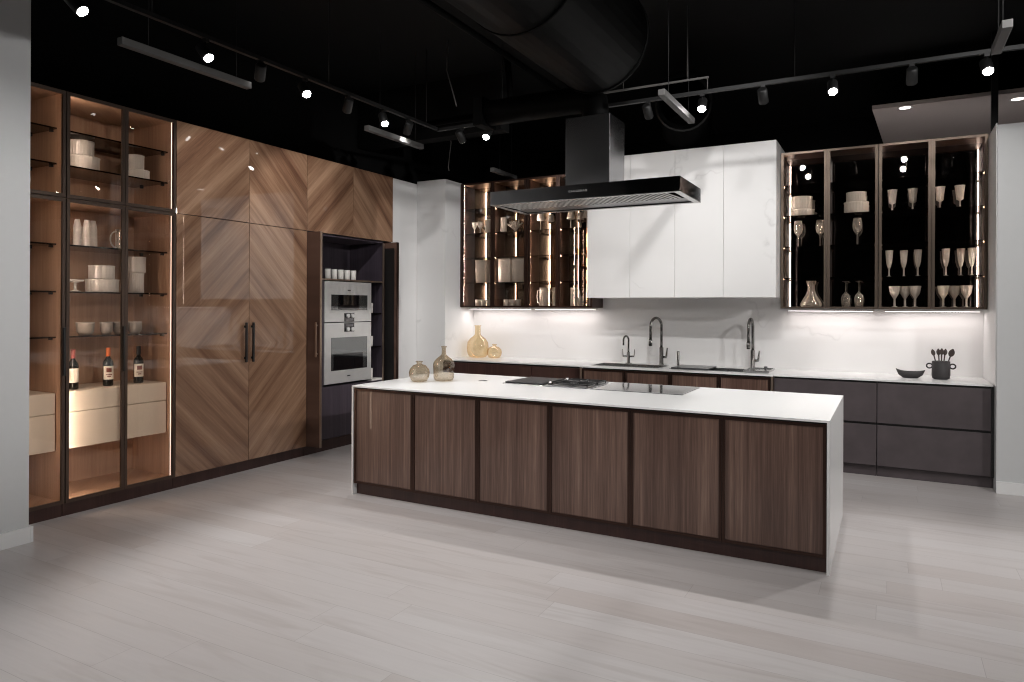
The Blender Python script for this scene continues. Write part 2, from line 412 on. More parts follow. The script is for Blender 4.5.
t = thing('pantry_cabinet', 'tall glossy pantry cabinet with four chevron veneer doors and two black bar handles', 'cabinet', (-5.72, 4.66, 0))
part('carcass', B(-5.99, XF-.022, 3.895, 5.428, .10, 3.19), M['plinth'], t)
part('plinth', B(-5.95, -5.452, 3.895, 5.428, 0, .099), M['plinth'], t)
for k, (a, b) in enumerate(((3.896, 4.673), (4.677, 5.427))):
    d = part('door', B(XF-.02, XF, a, b, .105, 2.383, .0015), M['chev'], t)
    y = 4.612 if k == 0 else 4.695
    part('handle', B(XF+.02, XF+.036, y, y+.02, 1.05, 1.43, .003).box(XF+.0005, XF+.021, y+.003, y+.017, 1.08, 1.10).box(XF+.0005, XF+.021, y+.003, y+.017, 1.38, 1.40), M['gap'], d)
    part('door', B(XF-.02, XF, a, b, 2.389, 3.188, .0015), M['chev'], t)

t = thing('oven_housing', 'tall oven housing with open pocket doors, dark niche and chevron top doors', 'cabinet', (-5.72, 6.15, 0))
part('carcass', B(-5.99, XF-.022, 5.431, 5.468, .10, 2.385).box(-5.99, XF-.022, 6.83, 6.872, .10, 2.385)
     .box(-5.99, XF-.022, 5.431, 6.872, 2.386, 3.19).box(-5.99, XF-.022, 5.468, 6.83, .10, .118), M['plinth'], t)
part('niche_lining', B(-5.98, -5.965, 5.47, 6.71, .12, 2.36).box(-5.964, -5.44, 5.47, 5.488, .12, 2.36).box(-5.964, -5.44, 6.715, 6.73, .12, 2.36)
     .box(-5.964, -5.44, 5.488, 6.715, 2.362, 2.378), M['aubergine'], t)
part('plinth', B(-5.95, -5.452, 5.431, 6.872, 0, .099), M['plinth'], t, 'reddish brown plinth')
for a, b in ((5.433, 6.148), (6.152, 6.871)):
    part('door', B(XF-.02, XF, a, b, 2.389, 3.188, .0015), M['chev2'], t)
d = part('pocket_door', B(-5.60, -5.232, 5.428+.002, 5.452, .105, 2.372, .002), M['walnut_y'], t)
part('edge_trim', B(-5.231, -5.222, 5.428, 5.454, .105, 2.372), M['champagne'], d)
part('handle', B(-5.272, -5.252, 5.40, 5.412, 1.055, 1.42, .003).box(-5.269, -5.255, 5.411, 5.4295, 1.08, 1.095).box(-5.269, -5.255, 5.411, 5.4295, 1.38, 1.395), M['champagne'], d)
d = part('pocket_door', B(-5.60, -5.27, 6.765, 6.80, .105, 2.372, .002), M['walnut_y'], t)
part('edge_trim', B(-5.269, -5.262, 6.763, 6.802, .105, 2.372), M['bronze'], d)
part('hinge_rail', B(-5.44, -5.30, 6.752, 6.762, .2, 2.30), M['gap'], d)
part('light_trim', B(-5.435, -5.418, 6.700, 6.714, .12, 2.36), M['champagne'], t, 'pale metal edge beside the niche')
part('shelf', B(-5.96, -5.435, 5.49, 6.70, 1.878, 1.895), M['champagne'], t)
part('shelf', B(-5.96, -5.435, 6.515, 6.70, .70, .722), M['porcelain'], t)
for z in (1.51, 1.11): part('shelf', B(-5.96, -5.46, 6.515, 6.712, z-.008, z), M['smoke'], t)
part('filler_panel', B(-5.96, -5.45, 5.489, 5.715, .70, 1.877), M['aubergine'], t)
part('drawer', B(-5.96, -5.436, 5.49, 6.712, .125, .698, .002), M['aubergine'], t, 'dark aubergine wood drawer front below the ovens')
part('niche_divider', B(-5.96, -5.46, 6.502, 6.514, .722, 1.877), M['gap'], t)

def oven(name, label, z0, z1, win, dark, ctrl, badge):
    t = thing(name, label, 'oven', (-5.7, 6.11, z0))
    part('body', B(-5.95, -5.462, 5.722, 6.496, z0+.004, z1-.004), M['steel_dark'], t)
    d = part('door', B(-5.461, -5.438, 5.718, 6.50, z0, z1, .003), M['appliance'], t)
    y0, y1, a, b = win
    part('window', B(-5.4375, -5.434, y0, y1, a, b), M['oven_glass'], d)
    y0, y1, a, b = dark
    part('viewing_pane', B(-5.4338, -5.4315, y0, y1, a, b), M['black_glass'], d, 'black glass strip in the oven window')
    a, b, flip = ctrl
    c = part('control_panel', B(-5.4375, -5.433, 6.03, 6.195, a, b), M['black_glass'], t)
    ks, ds = ((a+.03, (a+.06, b-.01)) if not flip else (b-.03, (a+.01, b-.06)))
    part('display', B(-5.4328, -5.4318, 6.06, 6.17, *ds), M['steel_dark'], c)
    for y in (6.075, 6.15): part('knob', MB().cyl((-5.4328, y, ks), (-5.408, y, ks), .022, 16), M['appliance'], c)
    if badge: part('badge', B(-5.4375, -5.436, 6.085, 6.135, badge, badge+.014), M['steel_dark'], t)
oven('steam_oven', 'compact steel oven with wide glass window, above the larger oven', 1.412, 1.868, (5.82, 6.425, 1.545, 1.72), (5.93, 6.275, 1.555, 1.715), (1.416, 1.512, True), 1.765)
oven('wall_oven', 'large built-in steel oven below the compact one, black pane in its window', .724, 1.404, (5.82, 6.425, .868, 1.238), (5.855, 6.345, .875, 1.055), (1.300, 1.398, False), .79)

# ------------------------------------------------------------------ base cabinets, counter and sinks along the back wall
YC = 7.40
def base_unit(name, label, x0, x1, mat, front, group=None, sinks=False):
    t = thing(name, label, 'cabinet', ((x0+x1)/2, 7.78, 0), group)
    part('carcass', B(x0+.001, x1-.001, front+.024, 8.14, .10, .70 if sinks else .903), M['gap'], t)
    if sinks: part('front_rail', B(x0+.03, x1-.03, front+.024, 7.49, .701, .903), M['gap'], t)
    part('plinth', B(x0+.001, x1-.001, front+.055, 8.1, 0, .099), mat if mat is M['charcoal'] else M['plinth'], t)
    return t
t = base_unit('base_cabinet', 'dark glossy base cabinet at the left end of the back counter, under the amber vases', -5.018, -3.112, M['plinth'], YC)
for a, b in ((-5.016, -4.38), (-4.378, -3.746), (-3.744, -3.114)):
    part('door', B(a+.001, b-.001, YC+.002, YC+.022, .105, .885, .002), M['plinth'], t)
t = base_unit('sink_cabinet', 'walnut-fronted sink cabinet with four framed doors and pale end trims', -3.108, -1.016, M['walnut'], YC-.035, None, True)
part('end_panel', B(-3.108, -3.085, YC-.037, 8.1, .10, .902), M['champagne'], t)
part('end_panel', B(-1.039, -1.017, YC-.037, 8.1, .10, .902), M['champagne'], t)
xs = [-3.083, -2.572, -2.061, -1.55, -1.041]
for a, b in zip(xs, xs[1:]):
    d = part('door', MB().frame_y(a+.001, b-.001, YC-.035, YC-.013, .105, .890, .022), M['bronze'], t)
    part('panel', B(a+.0235, b-.0235, YC-.030, YC-.016, .128, .867), M['walnut'], d)
for lab, x0, x1 in (('charcoal two-drawer base unit partly hidden behind the island end', -1.013, -.097), ('charcoal two-drawer base unit at the right end, next to the grey wall', -.095, .815)):
    t = base_unit('drawer_unit', lab, x0, x1, M['charcoal'], YC, 'charcoal drawer units under the back counter')
    for z0, z1 in ((.108, .490), (.512, .884)):
        part('drawer', B(x0+.002, x1-.002 if x1 < 0 else x1-.02, YC+.001, YC+.022, z0, z1, .002), M['charcoal'], t)
    if x1 > 0: part('end_panel', B(x1-.018, x1, YC-.002, 8.1, .10, .903), M['gap'], t)

ct = thing('countertop', 'long white quartz countertop running along the back wall', 'countertop', (-2.1, 7.77, .905))
part('slab', MB().slab([-5.019, -3.11, -3.02, -2.24, -2.10, -1.70, -1.10, -1.014, .810], [7.392, 7.52, 7.90, 8.148], .905, .92, {(2, 1), (4, 1), (5, 1)}), M['quartz'], ct)
part('front_edge', B(-3.11, -1.014, 7.352, 7.3915, .905, .92), M['quartz'], ct)
def sink(label, x0, x1, d):
    t = thing('kitchen_sink', label, 'sink', ((x0+x1)/2, 7.71, .72), 'undermount steel sinks')
    b = MB(); y0, y1 = 7.521, 7.899; z = .919
    b.box(x0, x1, y0, y1, z-d-.004, z-d); b.box(x0, x0+.004, y0, y1, z-d, z); b.box(x1-.004, x1, y0, y1, z-d, z)
    b.box(x0+.004, x1-.004, y0, y0+.004, z-d, z); b.box(x0+.004, x1-.004, y1-.004, y1, z-d, z)
    part('basin', b, M['steel'], t)
    part('rim', MB().slab([x0-.012, x0+.004, x1-.004, x1+.012], [y0-.012, y0+.004, y1-.004, y1+.012], .9205, .9235, {(1, 1)}), M['steel_dark'], t)
    part('drain', MB().lathe([(0, .002), (.045, .002), (.045, .0)], ((x0+x1)/2, 7.71, z-d), 20), M['steel_dark'], t)
sink('long steel sink below the small two-lever tap, left of the tall faucet', -3.019, -2.241, .015+.18)
sink('long steel sink on the right, crossed by a dark board and a tray', -2.099, -1.101, .015+.18)
t = single('cutting_board', B(-.20, .20, -.21, .21, 0, .016, .004), M['steel_dark'], 'dark grey board lying across the left end of the right sink', 'board', (-1.89, 7.705, .9245))
t = thing('drain_tray', 'shallow steel tray with a small knob at the right end of the right sink', 'tray', (-1.20, 7.705, .9245))
part('tray', MB().slab([-1.33, -1.32, -1.085, -1.075], [7.50, 7.51, 7.90, 7.91], .9245, .944, {(1, 1)}).box(-1.319, -1.086, 7.511, 7.899, .9245, .930), M['steel'], t)
part('knob', MB().lathe([(0, 0), (.012, 0), (.010, .012), (.018, .018), (.018, .032), (0, .036)], (-1.16, 7.86, .930), 14), M['steel_dark'], t)

def gooseneck(c, rise, reach, drop, r, yaw):
    """tube path: up, half-circle over, down"""
    d = Vector((math.sin(yaw), -math.cos(yaw), 0)); R = reach/2
    pts = [Vector(c), Vector(c)+Vector((0, 0, rise-R))]
    for k in range(1, 13):
        a = PI*k/12
        pts.append(Vector(c)+d*(R-R*math.cos(a))+Vector((0, 0, rise-R+R*math.sin(a))))
    pts.append(pts[-1]-Vector((0, 0, drop)))
    return pts
def faucet(label, x, y, yaw):
    t = thing('kitchen_faucet', label, 'faucet', (x, y, .92), 'tall gooseneck faucets')
    part('base', MB().lathe([(0, 0), (.030, 0), (.030, .006), (.024, .010), (.024, .20), (.016, .205), (0, .205)], (x, y, .9205), 18), M['chrome'], t)
    p = gooseneck((x, y, 1.12), .35, .20, .15, .016, yaw)
    part('neck', MB().tube(p, .016, 12), M['chrome'], t)
    e = p[-1]; part('spray_head', MB().tube([e, e-Vector((0, 0, .075))], .020, 14), M['chrome'], t)
    l = part('lever', MB().tube([(x+.024, y, 1.01), (x+.062, y, 1.01)], .014, 12), M['chrome'], t)
    part('handle', MB().tube([(x+.056, y, 1.012), (x+.060, y, 1.03), (x+.072, y-.006, 1.12)], [.013, .011, .008], 10), M['chrome'], l)
faucet('tall gunmetal gooseneck faucet between the small tap and the soap dispenser', -2.352, 8.03, -.38)
faucet('tall gunmetal gooseneck faucet standing alone at the right sink', -1.322, 8.03, -.06)
t = thing('water_tap', 'small gunmetal tap with two upright levers at the left sink', 'faucet', (-2.745, 8.0, .92))
part('base', MB().lathe([(0, 0), (.045, 0), (.045, .005), (.018, .008), (.018, .13), (.013, .135), (0, .135)], (-2.745, 8.0, .9205), 16), M['chrome'], t)
p = gooseneck((-2.745, 8.0, 1.05), .20, .11, .055, .011, -.25)
part('neck', MB().tube(p, .011, 10), M['chrome'], t)
for s in (-1, 1):
    l = part('lever', MB().tube([(-2.745+s*.016, 8.0, 1.005), (-2.745+s*.07, 8.0, 1.005)], .010, 10), M['chrome'], t)
    part('handle', MB().tube([(-2.745+s*.064, 8.0, 1.005), (-2.745+s*.070, 8.0, 1.02), (-2.745+s*.074, 8.0, 1.09)], [.008, .006, .005], 8), M['chrome'], l)
single('soap_dispenser', MB().lathe([(0, 0), (.018, 0), (.018, .003), (.0145, .005), (.0145, .16), (.012, .165), (0, .165)], n=16), M['chrome'], 'slim upright steel soap dispenser between the two tall faucets', 'soap dispenser', (-2.152, 8.03, .9205))

# ------------------------------------------------------------------ wall cabinets
t = thing('wall_cabinet', 'large white veined-marble wall cabinet with four plain doors above the sinks', 'cabinet', (-2.05, 7.83, 1.70))
part('carcass', B(-3.078, -1.013, 7.524, 8.148, 1.701, 3.304), M['marble_door'], t)
xs = [-3.08, -2.564, -2.055, -1.537, -1.012]
for a, b in zip(xs, xs[1:]): part('door', B(a+.0015, b-.0015, 7.50, 7.5225, 1.70, 3.305, .002), M['marble_door'], t)

def glass_wall(label, x0, x1, xm, mirror, leds):
    t = thing('glass_fronted_cabinet', label, 'cabinet', ((x0+x1)/2, 7.97, 1.585), 'glass-front wall cabinets')
    s = .018; yf, yb = 7.824, 8.146
    part('carcass', B(x0+.001, x0+s, yf, yb, 1.585, 3.225).box(x1-s, x1-.001, yf, yb, 1.585, 3.225).box(xm-s/2, xm+s/2, yf, yb, 1.603, 3.207)
         .box(x0+s, x1-s, yf, yb, 3.207, 3.225).box(x0+s, x1-s, yf, yb, 1.585, 1.603), M['interior_dark'], t)
    part('back_mirror', B(x0+s, xm-s/2, 8.134, 8.145, 1.603, 3.207).box(xm+s/2, x1-s, 8.134, 8.145, 1.603, 3.207), mirror, t)
    for a, b in ((x0, xm), (xm, x1)):
        d = part('door', MB().frame_y(a+.002, b-.002, 7.80, 7.822, 1.587, 3.223, .026, .022, .020), M['bronze_light'] if mirror is M['mirror_black'] else M['bronze'], t)
        part('pane', B(a+.0265, b-.0265, 7.808, 7.813, 1.6065, 3.2015), M['pane'], d)
        a2, b2 = (a+s, b-s/2) if a == x0 else (a+s/2, b-s)
        for z in (2.885, 2.565, 2.24, 1.91):
            sh = part('shelf', B(a2+.003, b2-.003, 7.845, 8.13, z-.010, z), M['smoke'], t)
            for xx in (a2, b2-.014): part('shelf_pin', B(xx, xx+.014, 7.86, 7.874, z-.022, z-.0105), M['champagne'], sh)
        for side, wd in leds.get(0 if a == x0 else 1, ()):
            x = a2+.0005 if side < 0 else b2-wd-.0025
            ch = part('light_channel', B(x, x+wd+.002, 7.825, 7.838, 1.606, 3.204), M['bronze'], t)
            part('light_strip', B(x+.001, x+wd+.001, 7.8385, 7.840, 1.61, 3.20), M['led'], ch)
    ul = part('light_ledge', B(x0+.05, x1-.04, 7.93, 8.05, 1.562, 1.584), M['trim'], t, 'white light ledge under the cabinet')
    part('under_light', B(x0+.06, x1-.05, 7.94, 8.04, 1.560, 1.5615), M['led_bar'], ul)
    return t
glass_wall('leftmost glass-front wall cabinet, over the amber vases beside the marble column', -5.018, -4.032, -4.526, M['mirror'], {0: ((-1, .016),), 1: ((-1, .005),)})
glass_wall('bronze glass-front wall cabinet behind the hood, touching the white wall cabinet', -4.028, -3.13, -3.595, M['mirror'], {0: ((-1, .016),), 1: ((-1, .006),)})
glass_wall('black-backed glass wall cabinet with decanter, right beside the white wall cabinet', -1.009, -.097, -.562, M['mirror_black'], {0: ((-1, .007), (1, .002)), 1: ((1, .002),)})
glass_wall('black-backed glass wall cabinet full of flutes at the far right', -.093, .809, .358, M['mirror_black'], {0: ((-1, .002),), 1: ((1, .007), (-1, .002))})

# ------------------------------------------------------------------ island
IX0, IX1, IY0, IY1 = -3.987, -.304, 4.518, 5.904
t = thing('kitchen_island', 'long walnut kitchen island with a white waterfall quartz top', 'kitchen island', ((IX0+IX1)/2, 5.21, 0))
part('worktop', B(IX0, IX1, IY0, IY1, .905, .92, .0015), M['quartz'], t)
for x in (IX0, IX1-.016): part('side_panel', B(x, x+.016, IY0, IY1, 0, .9045), M['quartz'], t)
part('carcass', B(IX0+.017, IX1-.017, IY0+.027, IY1-.005, .092, .904), M['gap'], t)
part('plinth', B(IX0+.017, IX1-.017, IY0+.05, IY1-.05, 0, .0915), M['plinth'], t)
n = 6; a0, a1 = IX0+.024, IX1-.019; w = (a1-a0)/n
for k in range(n):
    a, b = a0+k*w, a0+(k+1)*w
    d = part('door', MB().frame_y(a+.001, b-.001, IY0+.003, IY0+.025, .098, .896, .018), M['bronze'], t)
    part('panel', B(a+.0195, b-.0195, IY0+.010, IY0+.024, .1165, .8775), M['walnut'], d)
part('socket_cover', MB().lathe([(0, .002), (.04, .002), (.042, 0)], (-3.23, 5.41, .9205), 20), M['steel_dark'], t)

t = thing('griddle', 'black flat griddle plate set into the island, left of the gas burners', 'cooktop', (-2.76, 5.54, .92))
part('frame', B(-2.955, -2.575, 5.28, 5.80, .9205, .928, .002), M['steel'], t)
part('plate', B(-2.94, -2.585, 5.30, 5.785, .9285, .94, .004), M['teppan'], t)
part('handle', B(-3.01, -2.956, 5.46, 5.50, .921, .928, .002), M['steel'], t)
t = thing('gas_hob', 'two-burner gas hob with black iron grates in the middle of the island', 'cooktop', (-2.36, 5.54, .92))
part('tray', B(-2.565, -2.17, 5.28, 5.80, .9205, .927, .002), M['steel_dark'], t)
for y in (5.43, 5.66):
    bn = part('burner', MB().lathe([(0, 0), (.055, 0), (.052, .006), (.035, .008), (.035, .011), (0, .012)], (-2.34, y, .9275), 20), M['steel'], t)
    part('burner_cap', MB().lathe([(0, 0), (.034, 0), (.034, .006), (0, .008)], (-2.34, y, .9397), 20), M['iron'], bn)
    g = MB()
    for x in (-2.50, -2.19): g.box(x, x+.012, y-.105, y+.105, .939, .949)
    for yy in (y-.105, y+.093): g.box(-2.50, -2.178, yy, yy+.012, .939, .949)
    g.box(-2.488, -2.38, y-.005, y+.005, .940, .950).box(-2.30, -2.19, y-.005, y+.005, .940, .950).box(-2.345, -2.335, y-.093, y-.045, .940, .950).box(-2.345, -2.335, y+.045, y+.093, .940, .950)
    for x in (-2.498, -2.188):
        for yy in (y-.103, y+.095): g.box(x, x+.008, yy, yy+.008, .9275, .940)
    part('grate', g, M['iron'], t)
for y in (5.36, 5.72): part('knob', MB().lathe([(0, 0), (.017, 0), (.015, .028), (0, .030)], (-2.535, y, .9275), 16), M['steel'], t)
t = thing('induction_hob', 'grey glass induction hob at the right of the island cooktops', 'cooktop', (-1.76, 5.54, .92))
part('frame', B(-2.135, -1.375, 5.26, 5.82, .9205, .9255, .002), M['steel'], t)
part('glass', B(-2.13, -1.38, 5.265, 5.815, .926, .9285), M['hob_glass'], t)

def vase(label, prof, mat, loc, sx=1.0, sy=1.0, group=None, neck=None):
    t = thing('glass_vase', label, 'vase', loc, group)
    part('body', MB().lathe(prof, loc, 28, sx, sy), mat, t)
    if neck:
        r, z = neck
        part('rim', MB().lathe([(r, z), (r+.008, z+.001), (r+.009, z+.006), (r+.006, z+.011), (r-.002, z+.010)], loc, 20), mat, t)
    return t
rnd = [(0, .004), (.055, .0), (.075, .008), (.095, .045), (.10, .08), (.090, .115), (.06, .145), (.028, .155), (.022, .165), (.024, .172)]
tall = [(0, .004), (.070, 0), (.086, .008), (.093, .03), (.097, .145), (.092, .168), (.070, .195), (.036, .222), (.021, .237), (.018, .30)]
vase('small round smoked-glass vase on the left end of the island', rnd, M['smoke_glass'], (-3.675, 5.05, .9205), .93, .93, group='vases on the island', neck=(.024, .172))
vase('taller bottle-shaped smoked-glass vase on the island, right of the round one', tall, M['smoke_glass'], (-3.535, 5.23, .9205), group='vases on the island', neck=(.018, .300))
big = [(0, .005), (.09, 0), (.125, .012), (.15, .07), (.155, .13), (.145, .20), (.11, .25), (.060, .285), (.042, .305), (.038, .415)]
vase('large amber glass bottle vase on the back counter by the marble column', big, M['amber'], (-4.80, 7.90, .9205), 1.0, .8, 'amber vases on the back counter', (.038, .415))
vase('small round amber glass vase beside the large amber bottle', rnd, M['amber'], (-4.545, 7.90, .9205), 1, 1, 'amber vases on the back counter', (.024, .172))

# boat bowl and utensil crock
b = MB()
for prof, sg in (([(0, 0), (.5, 0), (.82, .35), (1.0, 1.0)], 1), ([(.96, 1.0), (.78, .40), (.45, .12), (0, .12)], 1)):
    rings = []
    for r, h in prof:
        if r == 0: rings.append(None); continue
        ring = []
        for k in range(32):
            a = 2*PI*k/32; lift = .018*(abs(math.cos(a))**3)*h*(1.4 if math.cos(a) < 0 else 1)
            ring.append(b.bm.verts.new((.125*r*math.cos(a), .062*r*math.sin(a), .062*h+lift)))
        rings.append(ring)
    for p_, q_ in zip(rings, rings[1:]):
        if p_ is None or q_ is None:
            b.bm.faces.new(q_ or p_); continue
        for k in range(32): b._f((p_[k], p_[(k+1) % 32], q_[(k+1) % 32], q_[k]))
    if sg and prof[0][0] == 0: outer = rings[-1]
    else:
        for k in range(32): b._f((outer[k], outer[(k+1) % 32], rings[0][(k+1) % 32], rings[0][k]))
single('bowl', b, M['matte_black'], 'shallow black boat-shaped bowl on the back counter, left of the utensil pot', 'bowl', (.185, 7.75, .9205))
cx, cy = .437, 7.75
t = thing('utensil_pot', 'black ceramic utensil pot with two ring handles on the back counter', 'pot', (cx, cy, .92))
part('pot', MB().lathe([(0, .0), (.055, 0), (.072, .010), (.077, .04), (.075, .17), (.070, .172), (.068, .165), (.068, .02), (0, .02)], (cx, cy, .9205), 24), M['matte_black'], t)
for s in (-1, 1):
    pts = [(cx+s*(.094+.024*math.cos(a)), cy, 1.045+.022*math.sin(a)) for a in [2*PI*k/14 for k in range(15)]]
    part('handle', MB().tube(pts, .007, 8), M['matte_black'], t)
def utensil(label, dx, dy, top, lean, kind):
    p0 = Vector((cx+dx*.35, cy+dy*.35, .945)); p1 = Vector((cx+dx+lean, cy+dy, top))
    t = thing('utensil', label, 'utensil', p0, 'utensils in the black pot')
    d = (p1-p0).normalized()
    part('handle', MB().tube([p0, p0.lerp(p1, .5), p1], [.006, .005, .006], 8), M['utensil'], t)
    hb = MB(); a = Vector((1, 0, 0)) if abs(d.x) < .9 else Vector((0, 0, 1))
    u = (a-d*a.dot(d)).normalized(); w = d.cross(u)
    L, W = (.075, .026) if kind == 'ladle' else (.06, .018)
    rings = []
    for k in range(9):
        f = k/8; ww = max(.002, W*math.sin(PI*(.12+.88*f))**.7) if k < 8 else .003
        ring = [hb.bm.verts.new(p1+d*(L*f)+u*(ww*math.cos(2*PI*q/12))+w*(.008*math.sin(2*PI*q/12))) for q in range(12)]
        rings.append(ring)
    for q_, r_ in zip(rings, rings[1:]):
        for k in range(12): hb._f((q_[k], q_[(k+1) % 12], r_[(k+1) % 12], r_[k]))
    hb.bm.faces.new(rings[0]); hb.bm.faces.new(rings[-1])
    part('head', hb, M['utensil'], t)
utensil('leftmost dark utensil leaning left in the black pot', -.030, .0, 1.145, -.028, 'spoon')
utensil('second utensil from the left in the black pot, short straight spoon', -.018, .025, 1.15, .0, 'spoon')
utensil('middle spoon standing upright in the black pot', .002, -.02, 1.155, .002, 'spoon')
utensil('fourth utensil from the left in the black pot, slim spoon', .022, .02, 1.15, .010, 'spoon')
utensil('large ladle leaning far right out of the black pot', .040, .0, 1.14, .035, 'ladle')

# ------------------------------------------------------------------ hood
HX0, HX1, HY0, HY1, HZ0, HZ1 = -3.055, -1.395, 5.23, 5.89, 2.476, 2.588
t = thing('range_hood', 'wide steel island range hood with a square chimney above the cooktops', 'range hood', (-2.22, 5.56, HZ0))
part('canopy', B(HX0, HX1, HY0, HY0+.012, HZ0, HZ1).box(HX0, HX1, HY1-.012, HY1, HZ0, HZ1).box(HX0, HX0+.012, HY0+.012, HY1-.012, HZ0, HZ1)
     .box(HX1-.012, HX1, HY0+.012, HY1-.012, HZ0, HZ1).box(HX0+.012, HX1-.012, HY0+.012, HY1-.012, HZ1-.012, HZ1), M['hood_steel'], t)
part('rim', MB().slab([HX0, HX0+.05, HX1-.05, HX1], [HY0, HY0+.03, HY1-.05, HY1], HZ0-.006, HZ0-.0005, {(1, 1)}), M['steel'], t)
part('filter_gap_shade', B(HX0+.052, HX1-.052, HY0+.032, HY0+.372, HZ0+.0005, HZ0+.003), M['filter_black'], t)  # black sheet standing in for the shade between the filter slats
fl = MB(); nn = 41
for k in range(nn):
    x = HX0+.056+(HX1-HX0-.16)*k/nn
    fl.poly([(x, HY0+.035), (x+.019, HY0+.035), (x+.059, HY0+.36), (x+.040, HY0+.36)], HZ0-.0025, HZ0)
part('grease_filter', fl, M['appliance'], t)
part('glass_panel', B(HX0+.052, HX1-.052, HY0+.385, HY1-.055, HZ0+.004, HZ0+.012), M['steel_dark'], t)
part('chimney', B(-2.42, -2.025, 5.40, 5.77, HZ1+.001, 3.19, .002), M['chimney_steel'], t)
cu_ = bpy.data.curves.new('lettering', 'FONT'); cu_.body = 'GAGGENAU'; cu_.size = .025; cu_.extrude = .0006; cu_.space_character = 1.3; cu_.align_x = 'CENTER'
tmp = bpy.data.objects.new('lettering', cu_); COL.objects.link(tmp)
bpy.context.view_layer.update()
me = bpy.data.meshes.new_from_object(tmp.evaluated_get(bpy.context.evaluated_depsgraph_get()))
bpy.data.objects.remove(tmp)
lo = bpy.data.objects.new('lettering', me); COL.objects.link(lo); me.materials.clear(); me.materials.append(M['letters'])
lo.parent = t; lo.rotation_euler = (PI/2, 0, 0); lo.location = Vector((-2.232, HY0-.0015, 2.528))-Vector(t.location)
lo['label'] = 'small silver brand lettering on the hood front'

# ------------------------------------------------------------------ ceiling services
t = thing('air_duct', 'big black round air duct running along the ceiling above the island', 'duct', (-2.13, 2.0, 3.4))
part('pipe', MB().cyl((-2.13, -3.9, 3.80), (-2.13, 5.40, 3.80), .43, 40), M['duct'], t)
for y in (-.5, 1.0, 2.5, 4.0, 5.38): part('seam', MB().cyl((-2.13, y, 3.80), (-2.13, y+.03, 3.80), .438, 40), M['duct'], t)
t = thing('hood_duct', 'black horizontal exhaust duct leading left from the hood chimney', 'duct', (-2.7, 5.62, 3.3))
part('pipe', MB().tube([(-3.32, 5.62, 3.40), (-2.42, 5.62, 3.40), (-2.29, 5.61, 3.385), (-2.225, 5.59, 3.34), (-2.22, 5.585, 3.27), (-2.22, 5.585, 3.193)], .115, 24), M['duct'], t)
part('collar', B(-3.40, -3.30, 5.49, 5.75, 3.27, 3.53, .004), M['duct'], t)
fx = MB(); pts = []; rs = []
for k in range(41):
    f = k/40; pts.append((-1.72-.25*f, 6.55+1.1*f, 3.52+.18*math.sin(f*3))); rs.append(.27 if k % 2 else .245)
fx.tube(pts, rs, 24, False)
single('flexible_duct', fx, M['duct'], 'black corrugated flexible duct behind the hood chimney', 'duct')
for lab, pts, r in (('thin black pipe with an elbow crossing the ceiling behind the left track', [(-4.9, 6.75, 3.75), (-3.7, 6.75, 3.75), (-3.6, 6.6, 3.8), (-3.6, 6.5, 4.28)], .035),
                    ('straight black sprinkler pipe over the left cabinets', [(-3.3, 1.0, 4.05), (-3.3, 7.5, 4.05)], .03)):
    single('ceiling_pipe', MB().tube(pts, r, 12), M['duct'], lab, 'pipe')

ZT = 3.5
def track(label, x0, x1, y0, y1, hang):
    t = thing('light_track', label, 'light track', ((x0+x1)/2, (y0+y1)/2, ZT), 'ceiling light tracks')
    part('rail', B(x0, x1, y0, y1, ZT-.012, ZT+.018), M['track'], t)
    hg = [part('hanger', MB().cyl((x, y, ZT+.018), (x, y, CZ-.001), .004, 6), M['track'], t) for x, y in hang]
track('black light track along the left cabinets', -4.308, -4.272, .4, 6.19, [(-4.29, y) for y in (1.2, 2.9, 4.55, 6.0)])
track('black light track across the back, in front of the white wall cabinet', -4.308, 2.4, 6.212, 6.248, [(x, 6.23) for x in (-3.5, -.7, .9, 2.1)])
t = thing('strut_frame', 'thin metal hanging frame above the back light track', 'frame', (-1.9, 6.23, 3.63))
part('rail', B(-2.395, -1.41, 6.222, 6.238, 3.622, 3.638), M['wire'], t)
for x in (-2.39, -1.42): part('post', MB().cyl((x, 6.23, 3.521), (x, 6.23, 3.622), .004, 6), M['wire'], t)
for x in (-2.2, -1.6): part('hanger', MB().cyl((x, 6.23, 3.639), (x, 6.23, CZ-.001), .003, 6), M['wire'], t)

SPOT_N = [0]
def spot_light(loc, d, power, size, blend=.5, rad=.03, col=(1, .98, .965)):
    l = bpy.data.lights.new('spot_light', 'SPOT'); l.energy = power; l.spot_size = math.radians(size); l.spot_blend = blend; l.shadow_soft_size = rad; l.color = col
    o = bpy.data.objects.new('spot_light', l); COL.objects.link(o); o.location = loc
    o.rotation_euler = Vector(d).to_track_quat('-Z', 'Y').to_euler(); return o
def head(label, x, y, aim, power, size, lens='lamp'):
    """track spotlight head under the rail, its face turned to aim"""
    z = 3.385; d = (Vector(aim)-Vector((x, y, z))).normalized()
    t = thing('track_spotlight', label, 'spotlight', (x, y, ZT-.013), 'track spotlights')
    part('adapter', B(x-.018, x+.018, y-.018, y+.018, ZT-.034, ZT-.0125), M['track'], t)
    c = Vector((x, y, z))
    part('arm', MB().tube([(x, y, ZT-.034), c-d*.02], .006, 8), M['track'], t)
    can = MB(); a, b_ = c-d*.085, c+d*.05
    can.tube([a, a+d*.012, b_-d*.004, b_], [.03, .041, .041, .038], 20)
    part('can', can, M['track'], t)
    e = part('lens', MB().tube([b_+d*.0005, b_+d*.003], [.034, .033], 20), M[lens], t, 'glowing lamp face')
    spot_light(b_+d*.02, d, power, size)
PW = 120
L = -4.29
